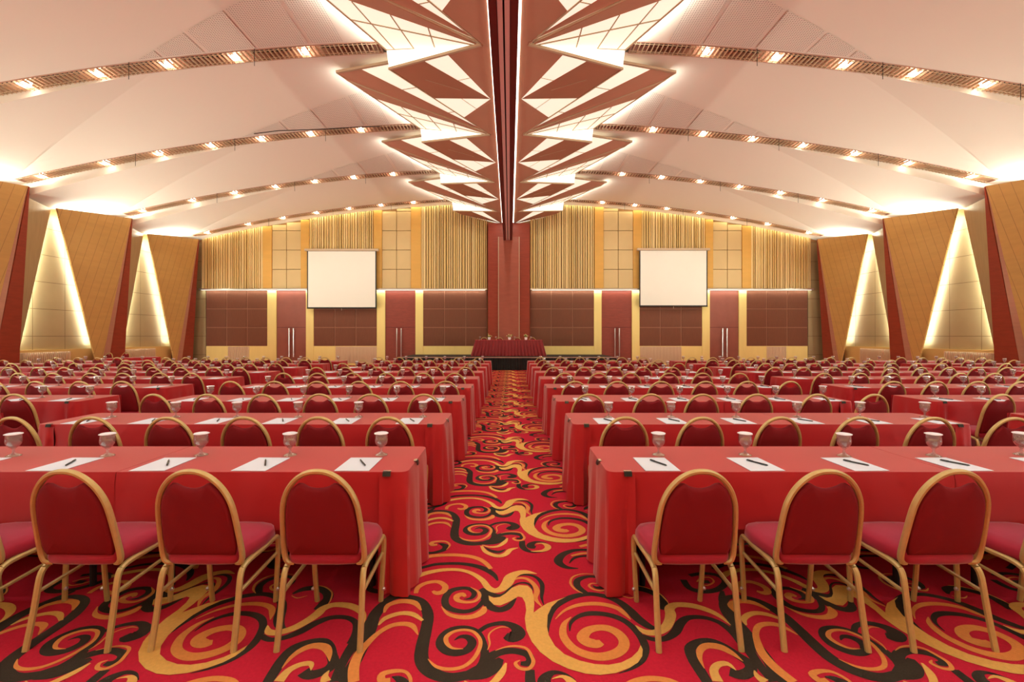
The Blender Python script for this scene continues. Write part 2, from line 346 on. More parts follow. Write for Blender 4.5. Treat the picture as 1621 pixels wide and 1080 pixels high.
# ---------------------------------------------------------------- carpet: scrollwork repeat of 2.03 x 1.37 m
TW, TD = 2.03, 1.37
def crop(ox, oy, s):
    def f(p):
        x, y = ox+p[0]/s, oy+p[1]/s; d = 1.6*F/(y-532)
        return ((x-807)*d/F, d)
    return f
cH = crop(380, 900, 6)
cA, cB, cC, cD, cE = crop(560, 900, 6), crop(800, 900, 6), crop(640, 780, 9), crop(800, 780, 9), crop(1020, 900, 6)
K, O, Y, R = 0, 1, 2, 3
STROKES = [
 # (colour, crop, points, widths in mm)
 (Y, cA, [(600,80),(700,45),(850,18),(1000,18),(1120,50),(1220,115),(1275,185),(1340,215),(1410,195),(1460,140),(1490,85),(1560,48),(1640,38),(1740,55)], [45,45,40,35,35,40,45,50,60,75,75,55,45,5]),
 (O, cB, [(0,200),(60,125),(130,95),(210,105),(275,160),(300,220),(285,290),(345,365)], [10,18,22,26,30,35,28,8]),
 (K, cB, [(55,135),(110,75),(200,62),(290,85),(345,145),(350,220),(345,280),(365,350)], [4,18,22,26,30,26,18,5]),
 (K, cB, [(-240,200),(-150,245),(-60,262),(0,240),(50,185),(120,145),(190,140),(240,165),(262,215)], [50,45,35,28,14,14,20,16,4]),
 (K, cA, [(1235,190),(1245,280),(1290,360),(1380,395),(1470,365),(1540,285)], [20,50,55,50,45,12]),
 (K, cB, [(405,615),(405,520),(440,400),(520,325),(650,268),(800,245),(950,268),(1080,320),(1180,400),(1260,480),(1350,545),(1430,580)], [8,28,44,50,46,42,42,50,58,60,50,30]),
 (K, cB, [(612,600),(622,520),(690,460),(800,430),(950,438),(1080,475),(1180,535),(1260,620),(1312,700),(1330,780),(1300,880),(1200,955),(1080,1000)], [5,20,30,42,42,42,40,40,44,40,28,16,4]),
 (O, cB, [(475,485),(560,405),(680,355),(820,338),(950,348),(1060,380),(1130,430),(1190,490)], [5,18,30,36,36,36,30,5]),
 (O, cB, [(625,465),(560,530),(548,630),(600,720),(680,785),(800,830),(920,843),(1040,815),(1115,760),(1125,690),(1070,620),(980,575),(880,567),(780,595),(735,655),(775,700),(860,720),(915,705)], [5,30,42,48,50,54,58,58,56,56,56,54,50,56,66,70,66,40]),
 (Y, cE, [(-85,545),(0,605),(100,615),(190,575),(235,510),(250,440),(240,385),(300,350),(450,358),(600,400),(720,460),(822,545)], [5,40,46,52,54,60,55,48,50,44,30,4]),
 (K, cE, [(-20,645),(110,680),(220,660),(300,600),(345,520),(420,470),(560,468),(700,510),(800,575),(870,640),(920,720)], [34,34,40,50,50,40,36,36,44,50,40]),
 (K, cH, [(500,245),(600,200),(720,190),(820,222),(838,280),(785,340),(715,395)], [16,50,54,60,60,56,30]),
 (O, cH, [(490,262),(545,285),(640,262)], [5,10,4]), (O, cH, [(700,165),(800,178),(872,230),(862,300),(835,345)], [4,9,10,9,4]),
 (K, cA, [(1180,1000),(1060,1020),(930,1040),(800,1020),(690,950),(642,850),(655,720),(690,570),(705,440),(655,330),(560,280),(430,272),(300,325),(200,440),(160,580),(90,740),(20,880),(-40,980),(-80,1090)], [60,56,60,66,72,70,68,64,64,58,46,38,52,70,66,60,60,64,66]),
 (K, cE, [(740,215),(745,300),(790,400),(880,560),(960,720),(1040,850),(1140,980),(1230,1080)], [20,50,60,70,62,50,46,46]),
 (K, cA, [(1180,990),(1240,880),(1240,760),(1210,650),(1150,585),(1050,560),(930,580),(850,640),(825,720),(880,785),(980,805),(1080,775),(1125,710),(1090,660),(1020,650),(955,685)], [60,50,40,32,28,28,36,46,52,50,48,48,48,40,26,6]),
 (O, cA, [(705,865),(780,935),(900,962),(1040,938),(1140,860),(1195,760),(1200,680),(1140,608),(1050,588),(950,605),(880,655),(885,715),(940,762),(1040,768)], [4,18,22,22,22,22,20,20,20,22,26,24,16,4]),
 (K, cA, [(1190,600),(1280,545),(1420,522),(1530,560),(1560,620),(1500,655),(1440,640)], [30,32,38,56,84,84,46]),
 (O, cA, [(1470,568),(1400,560),(1325,590),(1282,640),(1292,720),(1270,780)], [4,10,10,10,10,4]),
 (K, cA, [(1230,900),(1350,812),(1500,785),(1640,815),(1680,870),(1650,905),(1585,905)], [60,52,44,44,44,40,26]),
 (K, cA, [(1080,1020),(1220,980),(1330,930),(1400,860)], [60,100,80,30]),
 (O, cA, [(1345,785),(1440,752),(1540,742),(1640,765),(1690,840),(1705,900),(1660,958),(1575,952),(1535,905),(1580,876)], [4,10,14,16,18,20,20,20,18,4]),
 (Y, cC, [(1110,752),(1220,780),(1340,768),(1430,710),(1470,655)], [6,20,30,36,10]),
 (K, cC, [(1140,778),(1240,832),(1350,848),(1440,812)], [5,34,36,6]),
 (Y, cC, [(1100,765),(1150,840),(1250,890),(1360,908),(1450,878),(1510,820),(1620,792)], [20,34,40,44,44,38,8]),
 (K, cD, [(240,690),(245,770),(310,828),(430,855),(580,842)], [44,50,42,20,6]),
 (K, cD, [(630,745),(540,712),(440,705),(370,735),(365,770),(430,785)], [6,16,30,56,66,40]),
 (Y, cD, [(430,740),(520,728),(590,755),(605,795),(540,832),(430,842),(360,840)], [4,20,44,48,34,18,4]),
 (O, cA, [(590,240),(610,185),(690,142),(800,130),(868,172),(850,222),(790,238),(750,218)], [26,34,34,36,40,42,40,18]),
 (K, cA, [(1045,295),(1115,285),(1145,240),(1105,198),(1020,190),(920,218),(868,290),(885,365),(980,405),(1090,408),(1180,368),(1240,300)], [4,26,34,36,38,46,46,44,40,36,32,34]),
 (O, cA, [(1110,182),(1180,222),(1195,270),(1150,315),(1060,325),(985,305),(980,268),(1030,250),(1060,272)], [4,18,22,22,26,34,40,40,18]),
 (O, cA, [(832,365),(900,438),(1020,468),(1140,458),(1225,412),(1240,365)], [4,26,36,42,46,20]),
 (O, cA, [(288,425),(330,352),(460,315),(580,332),(640,402)], [12,36,42,40,10]),
 (Y, cA, [(235,545),(300,478),(440,432),(560,440),(655,500)], [10,34,36,36,18]),
 (O, cA, [(610,635),(560,552),(470,530),(350,550),(230,620),(130,715),(45,820),(0,950),(0,1085)], [6,34,36,34,32,38,48,52,50]),
 (O, cC, [(470,745),(400,750),(395,715),(500,698),(600,705),(648,755),(600,820)], [26,38,34,26,18,16,4]),
 (K, cC, [(480,728),(540,738),(595,770),(560,818),(470,848),(380,862),(270,858),(200,830)], [6,36,52,46,38,34,34,20]),
 (O, cC, [(180,950),(300,925),(450,902),(700,892),(900,908),(1050,945),(1160,1010),(1235,1090)], [40,44,44,42,42,40,36,30]),
 (K, cC, [(180,1090),(300,1060),(450,1025),(700,1012),(900,1025),(1080,1065),(1200,1120),(1290,1190),(1330,1260)], [34,34,36,38,40,46,46,34,12]),
 (O, cB, [(735,240),(660,200),(618,140),(645,82),(740,55),(870,62)], [4,14,16,14,10,4]),
 (K, cB, [(760,235),(685,170),(690,112),(780,80),(880,88),(945,130),(930,178),(870,185),(830,165)], [40,44,44,30,28,34,34,28,10]),
 (O, cB, [(975,190),(920,215),(845,205),(795,172),(820,146),(900,150)], [4,14,16,16,12,4]),
 (K, cD, [(1400,830),(1250,825),(1100,818),(950,832),(820,885),(755,960),(780,1020),(880,1070),(1040,1085)], [40,36,36,44,56,64,56,40,10]),
 (O, cD, [(1400,880),(1250,872),(1100,870),(940,905)], [24,26,26,22]),
 (K, cD, [(1400,915),(1250,905),(1100,908),(980,935),(910,1010)], [24,24,26,26,6]),
 (O, cD, [(1060,775),(1150,752),(1280,738),(1450,750),(1600,790)], [30,34,34,30,10]),
 (K, cE, [(600,1085),(530,975),(460,860),(435,760),(520,700),(640,695),(760,745),(880,825),(990,900),(1010,970),(920,1015),(810,985)], [50,56,56,54,46,46,48,52,54,54,60,60]),
 (O, cE, [(570,955),(525,850),(535,775),(600,738),(720,752),(830,808),(938,888)], [4,24,36,42,48,34,4]),
 (Y, cE, [(700,1080),(660,980),(700,920),(790,912),(872,975)], [50,40,34,30,4]),
 (Y, cE, [(1045,975),(1075,1030),(1150,1085)], [6,30,50]),
 (K, cE, [(370,110),(430,190),(560,222),(700,200),(770,130),(700,70),(560,50),(430,70)], [44,44,44,44,44,40,36,36]),
 (O, cE, [(500,130),(540,95),(620,90),(660,130),(600,165),(520,155)], [10,12,12,12,12,10]),
 (K, cE, [(540,130),(620,130)], [40,40]),
]
BODY = [(0,245),(60,190),(130,162),(210,168),(252,205),(266,265),(275,340),(268,425),(320,385),(400,335),(580,275),(500,312),(440,370),(402,450),(396,560),(412,640),(470,740),(560,820),(700,880),(850,915),(980,922),(1100,900),(1200,850),(1260,790),(1285,735),(1305,775),(1300,840),(1260,900),(1180,950),(1050,1000),(900,1018),(760,1005),(600,960),(450,890),(330,800),(250,700),(200,590),(185,480),(198,400),(188,330),(160,280),(120,272),(60,310),(0,338),(-50,358),(-110,350),(-155,305),(-160,262),(-110,285),(-50,275)]
def build_floor():
    V = []; Fc = []; MI = []
    ZL = {K: 0.0012, O: 0.002, Y: 0.0026}
    for ci, (c, cf, pts, ws) in enumerate(STROKES):
        P = [(*cf(p), w_/1000) for p, w_ in zip(pts, ws)]
        S = spline(P, 4); k0 = len(V); n = len(S)
        z = ZL[c] + ci*0.000005
        for i in range(n):
            a, b = S[max(i-1, 0)], S[min(i+1, n-1)]
            tx, ty = b[0]-a[0], b[1]-a[1]; L = math.hypot(tx, ty) or 1
            nx, ny = -ty/L, tx/L; h = max(S[i][2], 0.002)/2
            V += [(S[i][0]+nx*h, S[i][1]+ny*h, z), (S[i][0]-nx*h, S[i][1]-ny*h, z)]
        for i in range(n-1):
            Fc.append((k0+2*i, k0+2*i+1, k0+2*i+3, k0+2*i+2)); MI.append(c+1)
    k0 = len(V); B = [cB(p) for p in BODY]
    V += [(x, y, 0.0029) for x, y in B]; Fc.append(tuple(range(k0, k0+len(B)))); MI.append(Y+1)
    nv = len(V)
    AV = list(V); AF = list(Fc); AM = list(MI)
    me = bpy.data.meshes.new('carpet_tile'); me.from_pydata(V, [], Fc)
    for q in (M_car_red, M_car_blk, M_car_org, M_car_yel): me.materials.append(q)
    me.polygons.foreach_set('material_index', MI)
    bm = bmesh.new(); bm.from_mesh(me)
    bmesh.ops.triangulate(bm, faces=[f for f in bm.faces if len(f.verts) > 4])
    for f in bm.faces:
        if f.normal.z < 0: f.normal_flip()
    # one plain red sheet under the repeats, made only once: it is far larger than the repeat
    bm.to_mesh(me); bm.free()
    return me
carpet_me = build_floor()
NXT, NYT = 17, 18
base = MB().box(-17.75, 17.55, -7, 25.2, -0.15, 0.0).mesh('floor_base', M_car_red)
floor = tag(link('floor', base), kind='structure')
car = tag(link('carpet', carpet_me), kind='structure')
car.parent = floor
car.location = (-8*TW, -1*TD, 0)
for ax, cnt, off in ((0, NXT, TW), (1, NYT, TD)):
    md = car.modifiers.new('repeat', 'ARRAY'); md.count = cnt; md.use_relative_offset = False; md.use_constant_offset = True
    md.constant_offset_displace = (off if ax == 0 else 0, off if ax == 1 else 0, 0)

# ---------------------------------------------------------------- room shell
YW = 25.0                       # far wall
YB = -6.0                       # wall behind the camera
UW = 17.45                      # side walls, from the middle line
WALLS = MB().box(CX-UW-0.1, CX+UW+0.1, YW, YW+0.2, 0, 9.6)
structure('wall_front', WALLS, M_slatgap)
structure('wall_back', MB().box(CX-UW-0.1, CX+UW+0.1, YB-0.2, YB, 0, 9.6), M_tile)
for s, nm in ((-1, 'wall_left'), (1, 'wall_right')):
    structure(nm, MB().box(CX+s*UW, CX+s*(UW+0.2), YB, YW, 0, 9.0), M_champ)

# ceiling: an arched, folded plaster shell between the lamp troughs
def depress(u, v):
    f = (u-9.0)/7.9 - v          # zero on the fold that runs from one trough to the foot of the next
    if f <= 0: return 0.0
    g = (v/.32) if v < .32 else (1-v)/.68
    return 0.46*f + 0.05*g*max(0.0, (u-13.5)/3.4)
ceil = MB()
bays = []
edges = [YB] + ARCH[1:]
TWD = 0.21
def ceil_rows(a, b, s):
    y0, y1 = a+TWD, b-TWD; NV = 26; NU = 44
    rows = []
    for i in range(NV+1):
        v = i/NV; r = []
        lu = 9.0+7.9*v
        for j in range(NU+1):
            u = lu*j/24 if j <= 24 else lu+(17.6-lu)*(j-24)/(NU-24)
            r.append((CX+s*u, y0+(y1-y0)*v, zarch(u)-depress(u, v)))
        if i == 0: rows.append([(p[0], y0, zarch(abs(p[0]-CX))) for p in r])
        rows.append(r)
    return rows
LIST = [(-5.86, -1.53)] + [(ARCH[i], ARCH[i+1]) for i in range(6)]
for a, b in LIST:
    for s in (-1, 1): ceil.grid(ceil_rows(a, b, s), M_ceil)
for s in (-1, 1):               # the last strip runs down to the far wall
    rows = [[(CX+s*17.6*j/44, y, zarch(17.6*j/44)-dz) for j in range(45)] for y, dz in ((24.40+TWD, 0), (25.05, 0.12))]
    ceil.grid(rows, M_ceil)
for a in ARCH[1:]:              # plain stretch past the foot of every trough
    for s in (-1, 1): ceil.grid([[(CX+s*u, y, zarch(u)-.01) for u in (16.86, 17.2, 17.6)] for y in (a-TWD-.01, a+TWD+.01)], M_ceil)
ceil.box(CX-17.7, CX+17.7, YB-0.2, 25.2, 9.5, 9.6, M_ceil)
ceiling = structure('ceiling', ceil, None, smooth=True, angle=2.2)

# perforated plaster on the near side of every trough, tapering towards the wall
def perf(a, s):
    m = MB()
    segs = [(4.0, 4.75), (4.85, 6.05), (6.15, 7.3), (7.4, 8.35), (8.45, 9.0)]
    for u0, u1 in segs:
        def yb(u): return a-TWD-0.08 - max(0.0, (9.05-u))*0.44
        n = 8; lo = []; hi = []
        for i in range(n+1):
            u = u0+(u1-u0)*i/n
            lo.append((CX+s*u, a-TWD-0.08, zarch(u)-0.012)); hi.append((CX+s*u, yb(u), zarch(u)-0.012))
        m.grid([lo, hi])
    return m
RNAME = {2.80: 'overhead', 7.13: 'nearest overhead', 11.46: 'first visible', 15.79: 'second visible', 20.12: 'third visible', 24.40: 'far-wall'}
for a in ARCH[3:6]:
    for s in (-1, 1):
        side = 'left' if s < 0 else 'right'
        tag(perf(a, s).build('perforated_panel', M_ceil2, ceiling))

# ---------------------------------------------------------------- lamp troughs
def trough(a, s, nm):
    side = 'left' if s < 0 else 'right'
    root = empty('ceiling_light_trough', (CX, a, 0))
    tag(root, f'arched louvred light trough with lamps, {nm} trough left of the beam' if s < 0 else f'arched louvred light trough with lamps, {nm} trough right of the beam', 'ceiling light', 'arched light troughs across the ceiling')
    U0 = 3.15; n = 40; U1 = 16.85
    us = [U0+(U1-U0)*i/n for i in range(n+1)]
    ch = MB()
    sec = [(-TWD, 0.0), (-TWD, 0.16), (TWD, 0.16), (TWD, 0.0), (TWD+0.02, 0.0), (TWD+0.02, 0.18), (-TWD-0.02, 0.18), (-TWD-0.02, 0.0)]
    ch.grid([[(s*u, y, zarch(u)+z-0.02) for y, z in sec] for u in us], closed=True)
    for u in (U0, U1): ch.box(s*(u-0.02), s*(u+0.02), -TWD, TWD, zarch(u)-0.02, zarch(u)+0.16)
    ch.build('channel', M_trough, root)
    lv = MB(); u = U0+0.08
    while u < U1-0.05:
        z = zarch(u)
        lv.box(s*(u-0.005), s*(u+0.005), -TWD+0.005, TWD-0.005, z-0.045, z+0.015); u += 0.115
    for y in (-TWD+0.03, 0.11, TWD-0.03):
        for i in range(n): 
            lv.tube([(s*us[i], y, zarch(us[i])-0.03), (s*us[i+1], y, zarch(us[i+1])-0.03)], 0.008, seg=4)
    lv.build('louvre', M_slat_b, root)
    lamps = [U0] + LAMP_U + [U1]
    for i in range(len(lamps)-1):
        u0, u1 = lamps[i]+0.35, lamps[i+1]-0.35
        if u1 > u0: 
            m_ = 6; dk = MB()
            dk.grid([[(s*(u0+(u1-u0)*q/m_), y, zarch(u0+(u1-u0)*q/m_)+0.125) for q in range(m_+1)] for y in (-0.02, 0.11)])
            dk.build('air_slot', M_foot, root)
    for u in LAMP_U:
        z = zarch(u)
        b = MB(); b.lathe([(0.0, -0.05), (0.05, -0.04), (0.088, 0.0), (0.095, 0.05), (0.05, 0.09)], seg=14, c=(s*u, 0, z-0.01))
        b.build('lamp', M_lamp, root, smooth=True)
    for u in (6.2, 9.3, 12.7):
        MB().tube([(s*(u), -TWD-0.03, zarch(u)), (s*u, -TWD-0.03, zarch(u)-0.42)], 0.007, seg=5).build('hanging_wire', M_foot, root)
    return root
for a, nm in ((11.46, 'nearest'), (15.79, 'second'), (20.12, 'third'), (24.40, 'farthest')):
    for s in (-1, 1): trough(a, s, nm)
# troughs over and behind the camera are plain covered slots in the ceiling
cv = MB()
for a in ARCH[:3]:
    for s in (-1, 1):
        cv.grid([[(CX+s*17.6*j/44, y, zarch(17.6*j/44)+0.12) for j in range(45)] for y in (a-TWD-0.02, a+TWD+0.02)])
cvo = cv.build('ceiling_slot', M_trough, ceiling)
# thin black cable clipped under the second trough
tag(MB().tube([(CX-8.45, 15.2, 8.36), (CX-7.6, 15.15, 8.44), (CX-6.4, 15.2, 8.5), (CX-5.2, 15.3, 8.62), (CX-4.3, 15.4, 8.7)], 0.014, seg=6).build('ceiling_cable', M_foot),
    'thin black cable slung below the second light trough left of the beam', 'cable')

# ---------------------------------------------------------------- folded canopy along the middle
def lerp(a, b, t): return tuple(a[i]+(b[i]-a[i])*t for i in range(3))
def canopy(k, a, s):
    root = empty('ceiling_canopy', (CX, a, 0))
    place = ['cut by the top edge', 'nearest whole unit', 'second whole unit', 'third whole unit', 'last unit at far wall'][k]
    side = 'left' if s < 0 else 'right'
    tag(root, f'folded terracotta and cream canopy {side} of beam, {place}', 'ceiling canopy', 'folded canopies along the ceiling beam')
    def W(u, y, z): return (s*u, y, z)
    last = k == 4
    ymax = YW-a-0.02
    N = W(.50, -1.80, 7.80); T = W(2.94, 0, 8.33); M = W(.40, .36, 7.76); N2 = W(.50, 2.53, 7.80)
    P = W(4.52, .66, 8.63); Fp = W(3.0, .36, 8.72); E = W(3.0, -0.02, 8.80); E2 = W(3.0, 4.31, 8.80)
    Bn = W(.31, -1.80, 7.72); Bm = W(.31, .36, 7.72); B2 = W(.31, 2.53, 7.72)
    up = (0, 0, 0.05)
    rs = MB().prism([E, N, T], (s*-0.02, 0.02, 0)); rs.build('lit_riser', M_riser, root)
    if not last:
        q0 = Vector(lerp(P, E2, .05)); q1 = Vector(lerp(P, E2, .95)); off = Vector((CX+s*.10, a-.03, -.10))
        strip(q0+off, q1+off, (s*1.0, -.4, .55), 13, .04, (.97, 1, .9))
    p1 = lerp(T, N, .40); p2 = lerp(T, N, .66)
    if last:
        t = (ymax-0)/(2.53); Q = lerp(T, N2, t*0.98)
        Bw = W(.31, ymax, 7.72)
        br = MB()
        br.prism([T, p1, M, W(1.9, ymax, 8.11)][:3] + [Q], up); br.prism([p2, N, Bn, Bm, M], up)
        br.build('terracotta_panel', M_canopy, root)
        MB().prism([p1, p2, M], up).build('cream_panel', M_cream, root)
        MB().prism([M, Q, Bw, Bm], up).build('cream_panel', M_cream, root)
        MB().tube([T, N], 0.03, seg=4).build('edge_trim', M_rim, root)
        return root
    q = lerp(T, N2, .40); r = lerp(T, N2, .70)
    D1 = MB().prism([T, p1, M, q], up)
    D2 = MB().prism([p2, N, Bn, Bm, M], up).prism([M, r, N2, B2, Bm], up)
    D1.build('terracotta_panel', M_canopy, root); D2.build('terracotta_panel', M_canopy2, root)
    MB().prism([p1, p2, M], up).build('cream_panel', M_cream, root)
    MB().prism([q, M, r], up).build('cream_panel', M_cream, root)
    # the outer leaf: a drooping folded blade between two cream fields
    U = lerp(P, Fp, .42); L = lerp(P, E2, .41)
    R0 = lerp(P, lerp(U, L, .5), .35); R0 = (R0[0], R0[1], R0[2]-0.10)
    UP = (0, 0, 0.03)
    N2b = lerp(N2, W(.50, 2.45, 7.80), 1); N2c = W(.55, 2.62, 7.82)
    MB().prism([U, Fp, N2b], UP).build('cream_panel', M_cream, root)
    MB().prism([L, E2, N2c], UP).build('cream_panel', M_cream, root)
    MB().prism([P, U, N2b, R0], UP).prism([P, R0, N2c, L], UP).build('leaf_blade', M_canopy2, root)
    MB().tube([lerp(P, R0, .5), R0, lerp(R0, N2, .97)], [0.02, 0.03, 0.02], seg=5).build('leaf_rib', M_rim, root)
    rim = MB()
    rim.tube([P, Fp], 0.045, seg=4); rim.tube([T, N], 0.04, seg=4); rim.tube([T, N2], 0.025, seg=4); rim.tube([P, E2], 0.03, seg=4)
    rim.tube([lerp(L, E2, .45), N2c], 0.022, seg=4); rim.tube([E2, N2c], 0.02, seg=4); rim.tube([Fp, N2b], 0.012, seg=4)
    rim.build('edge_trim', M_rim, root)
    rb = MB()
    for t in (.22, .45, .68):
        rb.tube([lerp(L, N2c, t), lerp(E2, N2c, max(0, t-.12))], 0.018, seg=4)
    for t in (.3, .65): rb.tube([lerp(U, N2b, t), lerp(Fp, N2b, t)], 0.012, seg=4)
    rb.tube([lerp(p1, M, .5), lerp(p2, M, .5)], 0.010, seg=4); rb.tube([lerp(q, M, .5), lerp(r, M, .5)], 0.010, seg=4)
    rb.tube([lerp(T, M, .35), lerp(T, M, .7)], 0.010, seg=4)
    rb.build('seam', M_rim, root)
    return root
for k, a in enumerate((7.13, 11.46, 15.79, 20.12, 24.45)):
    for s in (-1, 1): canopy(k, a, s)

# ---------------------------------------------------------------- middle beam
bm_ = empty('ceiling_beam', (CX, 0, 0))
tag(bm_, 'long dark mahogany ceiling beam running down the middle of the hall', 'beam')
fl = MB()
for s in (-1, 1): fl.box(s*.11, s*.24, YB+.1, 24.55, 6.77, 7.75)
fl.box(-.12, .12, YB+.1, 24.55, 6.92, 7.7); fl.build('beam_body', M_beam, bm_)
for s in (-1, 1): MB().box(s*.016, s*.10, YB+.1, 24.55, 6.775, 6.93).build('pink_rail', M_pink, bm_)
MB().box(-.012, .012, YB+.1, 24.55, 6.86, 6.93).build('cable_slot', M_foot, bm_)
for s in (-1, 1): MB().box(s*.245, s*.315, YB+.1, 24.5, 7.70, 7.73).build('cove_lamp', M_cove, bm_)
for s in (-1, 1):
    strip((CX+s*.30, 2, 7.66), (CX+s*.30, 24.3, 7.66), (s*0.5, 0, -0.9), 150, 0.05)

# ---------------------------------------------------------------- side walls: tilted golden fins between lit recesses
gw = mat('golden_fin_wood', (0.58, 0.33, 0.105), 0.5, noise=(2.2, 0.12, (0.6, 0.6, 3)), spec=0.35)
add_lines(gw, (0, 0.92, -0.26), 0.30, 0.014, (0.36, 0.19, 0.065))
def fin(k, a, s, nm):
    """golden inverted triangle ending at the brown upright edge at depth a"""
    root = empty('wall_fin', (CX, a, 0)); side = 'left' if s < 0 else 'right'
    tag(root, f'golden wood wall fin with mahogany edge, {side} wall, {nm}', 'wall fin', f'tilted wall fins on the {side} wall')
    def W(u, y, z): return (s*u, y, z)
    Tt = W(16.62, 0.0, 6.80); Q = W(17.02, -2.92, 6.44); A = W(17.02, -1.14, 0); B = W(16.95, -0.06, 0)
    A2 = W(16.95, -1.02, 0); T2 = W(16.62, -0.02, 6.80)
    out = (s*0.06, 0, 0)
    MB().prism([Q, Tt, A], out).build('golden_face', gw, root)
    # the slim pale edge and the dark return
    e1 = lerp(Tt, A, 0.0); 
    A3 = W(16.93, -0.90, 0); T3 = W(16.62, 0.03, 6.80)
    MB().prism([T2, A, A3], out).build('pale_edge', M_mahogL, root)
    MB().prism([T3, A3, B, W(16.66, 0.05, 6.80)], out).build('dark_face', M_mahog, root)
    MB().prism([W(16.66, 0.05, 6.80), B, W(17.44, 0.0, 0), W(17.44, 0.06, 6.75)], (0, 0.04, 0)).build('return_panel', M_mahog, root)
    # light behind the free edge and on top
    x = CX+s*17.22
    strip((x, a-1.08, 1.25), (x, a-2.48, 6.25), (s*1.0, 0, 0), 48, 0.03)
    strip((CX+s*17.22, a-2.6, 6.42), (CX+s*17.05, a-0.5, 6.66), (-s*0.8, 0, 1), 120, 0.05, (0.95, 1, 0.9))
    return root
NM = ['overhead', 'nearest visible', 'second from the camera', 'farthest']
fins = []
for k, a in enumerate((11.46, 15.79, 20.12, 24.45)):
    for s in (-1, 1):
        if k == 0 and s < 0: pass
        fins.append(fin(k, a, s, ['mostly outside the frame', 'nearest in view', 'middle of the three in view', 'farthest in view'][k]))
# canted metal-finish facet beside every recess, lit from behind its free edge
def facet(a, s, nm):
    root = empty('recess_facet', (CX, a, 0)); side = 'left' if s < 0 else 'right'
    tag(root, f'canted champagne facet beside the {nm} lit recess, {side} wall', 'wall panel', f'canted facets on the {side} wall')
    def W(u, y, z): return (s*u, y, z)
    T = W(16.82, .11, 6.48); Q = W(17.22, 1.38, 6.40); B = W(17.30, .12, 0.02)
    MB().prism([T, Q, B], (s*0.03, 0, 0)).build('facet_panel', mat('brushed_champagne', (0.46, 0.35, 0.20), 0.4, 0.4, noise=(3, 0.12, (4, 4, .6))), root)
    x0 = CX+s*17.36
    strip((x0, a+1.30, 6.2), (x0, a+.30, 1.4), (s*1.0, 0.8, 0), 120, 0.03)
for a, nm in ((11.46, 'nearest'), (15.79, 'second'), (20.12, 'third')):
    for s in (-1, 1): facet(a, s, nm)
# gold base boards and slatted vents in the recesses
for i, (a, nm) in enumerate(((11.46, 'nearest'), (15.79, 'second'), (20.12, 'third'))):
    for s in (-1, 1):
        side = 'left' if s < 0 else 'right'
        structure(f'baseboard_{side}' if i == 0 else f'baseboard_{side}', MB().box(CX+s*17.33, CX+s*17.47, a+.12, a+3.3, 0, 1.08), M_base)
        v = MB(); y = a+.35
        while y < a+2.2:
            v.box(CX+s*17.27, CX+s*17.32, y, y+.03, .12, .98); y += .075
        v.box(CX+s*17.315, CX+s*17.335, a+.3, a+2.25, .1, 1.0)
        tag(v.build('vent_grille', M_slat_b), f'slatted wooden vent grille low in the {nm} recess of the {side} wall', 'vent')

# ---------------------------------------------------------------- far wall, measured from the picture at depth 24.9
def fx(px, d=24.9): return (px-807)*d/F
def fz(py, d=24.9): return 1.6+(532-py)*d/F
YF = 24.93
def ztop(x): return zarch(abs(x-CX)) - 0.12
def slats(x0, x1, z0, nm, label, top=None, rnd=None):
    root = empty(nm, ((x0+x1)/2, YF, 0)); tag(root, label, 'wall panel', 'slatted gold panels on the far wall')
    cx_ = (x0+x1)/2
    rr = random.Random(int(x0*100)); mA = MB(); mB = MB(); x = x0+.02
    while x < x1-.05:
        wd = rr.choice((.05, .07, .09, .12)); wd = min(wd, x1-x)
        t = min(ztop(x), ztop(x+wd)) if top is None else top
        (mA if rr.random() < .55 else mB).box(x-cx_, x+wd-cx_, -.07-rr.random()*.03, .0, z0, t)
        x += wd + rr.choice((.028, .04, .05))
    mA.build('pale_slats', M_slatA, root); mB.build('gold_slats', M_slatB, root)
    return root
ZL_ = fz(458)
HALVES = [
 ('left of the column', [  # slats
   (320, 417, 'outermost left'), (490, 592, 'above the left screen'), (667, 771, 'beside the column on the left')],
  [(417, 431), (477, 490), (592, 605), (651, 667)],
  [(431, 477, 'left of the left screen'), (605, 651, 'right of the left screen')],
  [(327, 424, 'outermost left'), (497, 597, 'under the left screen'), (670, 771, 'left of the column')],
  [(424, 438), (485, 497), (597, 610), (658, 670)],
  [(438, 485), (610, 658)]),
 ('right of the column', [
   (1188, 1284, 'outermost right'), (1015, 1116, 'above the right screen'), (839, 941, 'beside the column on the right')],
  [(1174, 1188), (1116, 1128), (1002, 1015), (941, 955)],
  [(1128, 1174, 'right of the right screen'), (955, 1002, 'left of the right screen')],
  [(1181, 1278, 'outermost right'), (1012, 1111, 'under the right screen'), (839, 940, 'right of the column')],
  [(1169, 1181), (1111, 1123), (1000, 1012), (940, 952)],
  [(1123, 1169), (952, 1000)]),
]
ndoor = 0; ntrim = 0
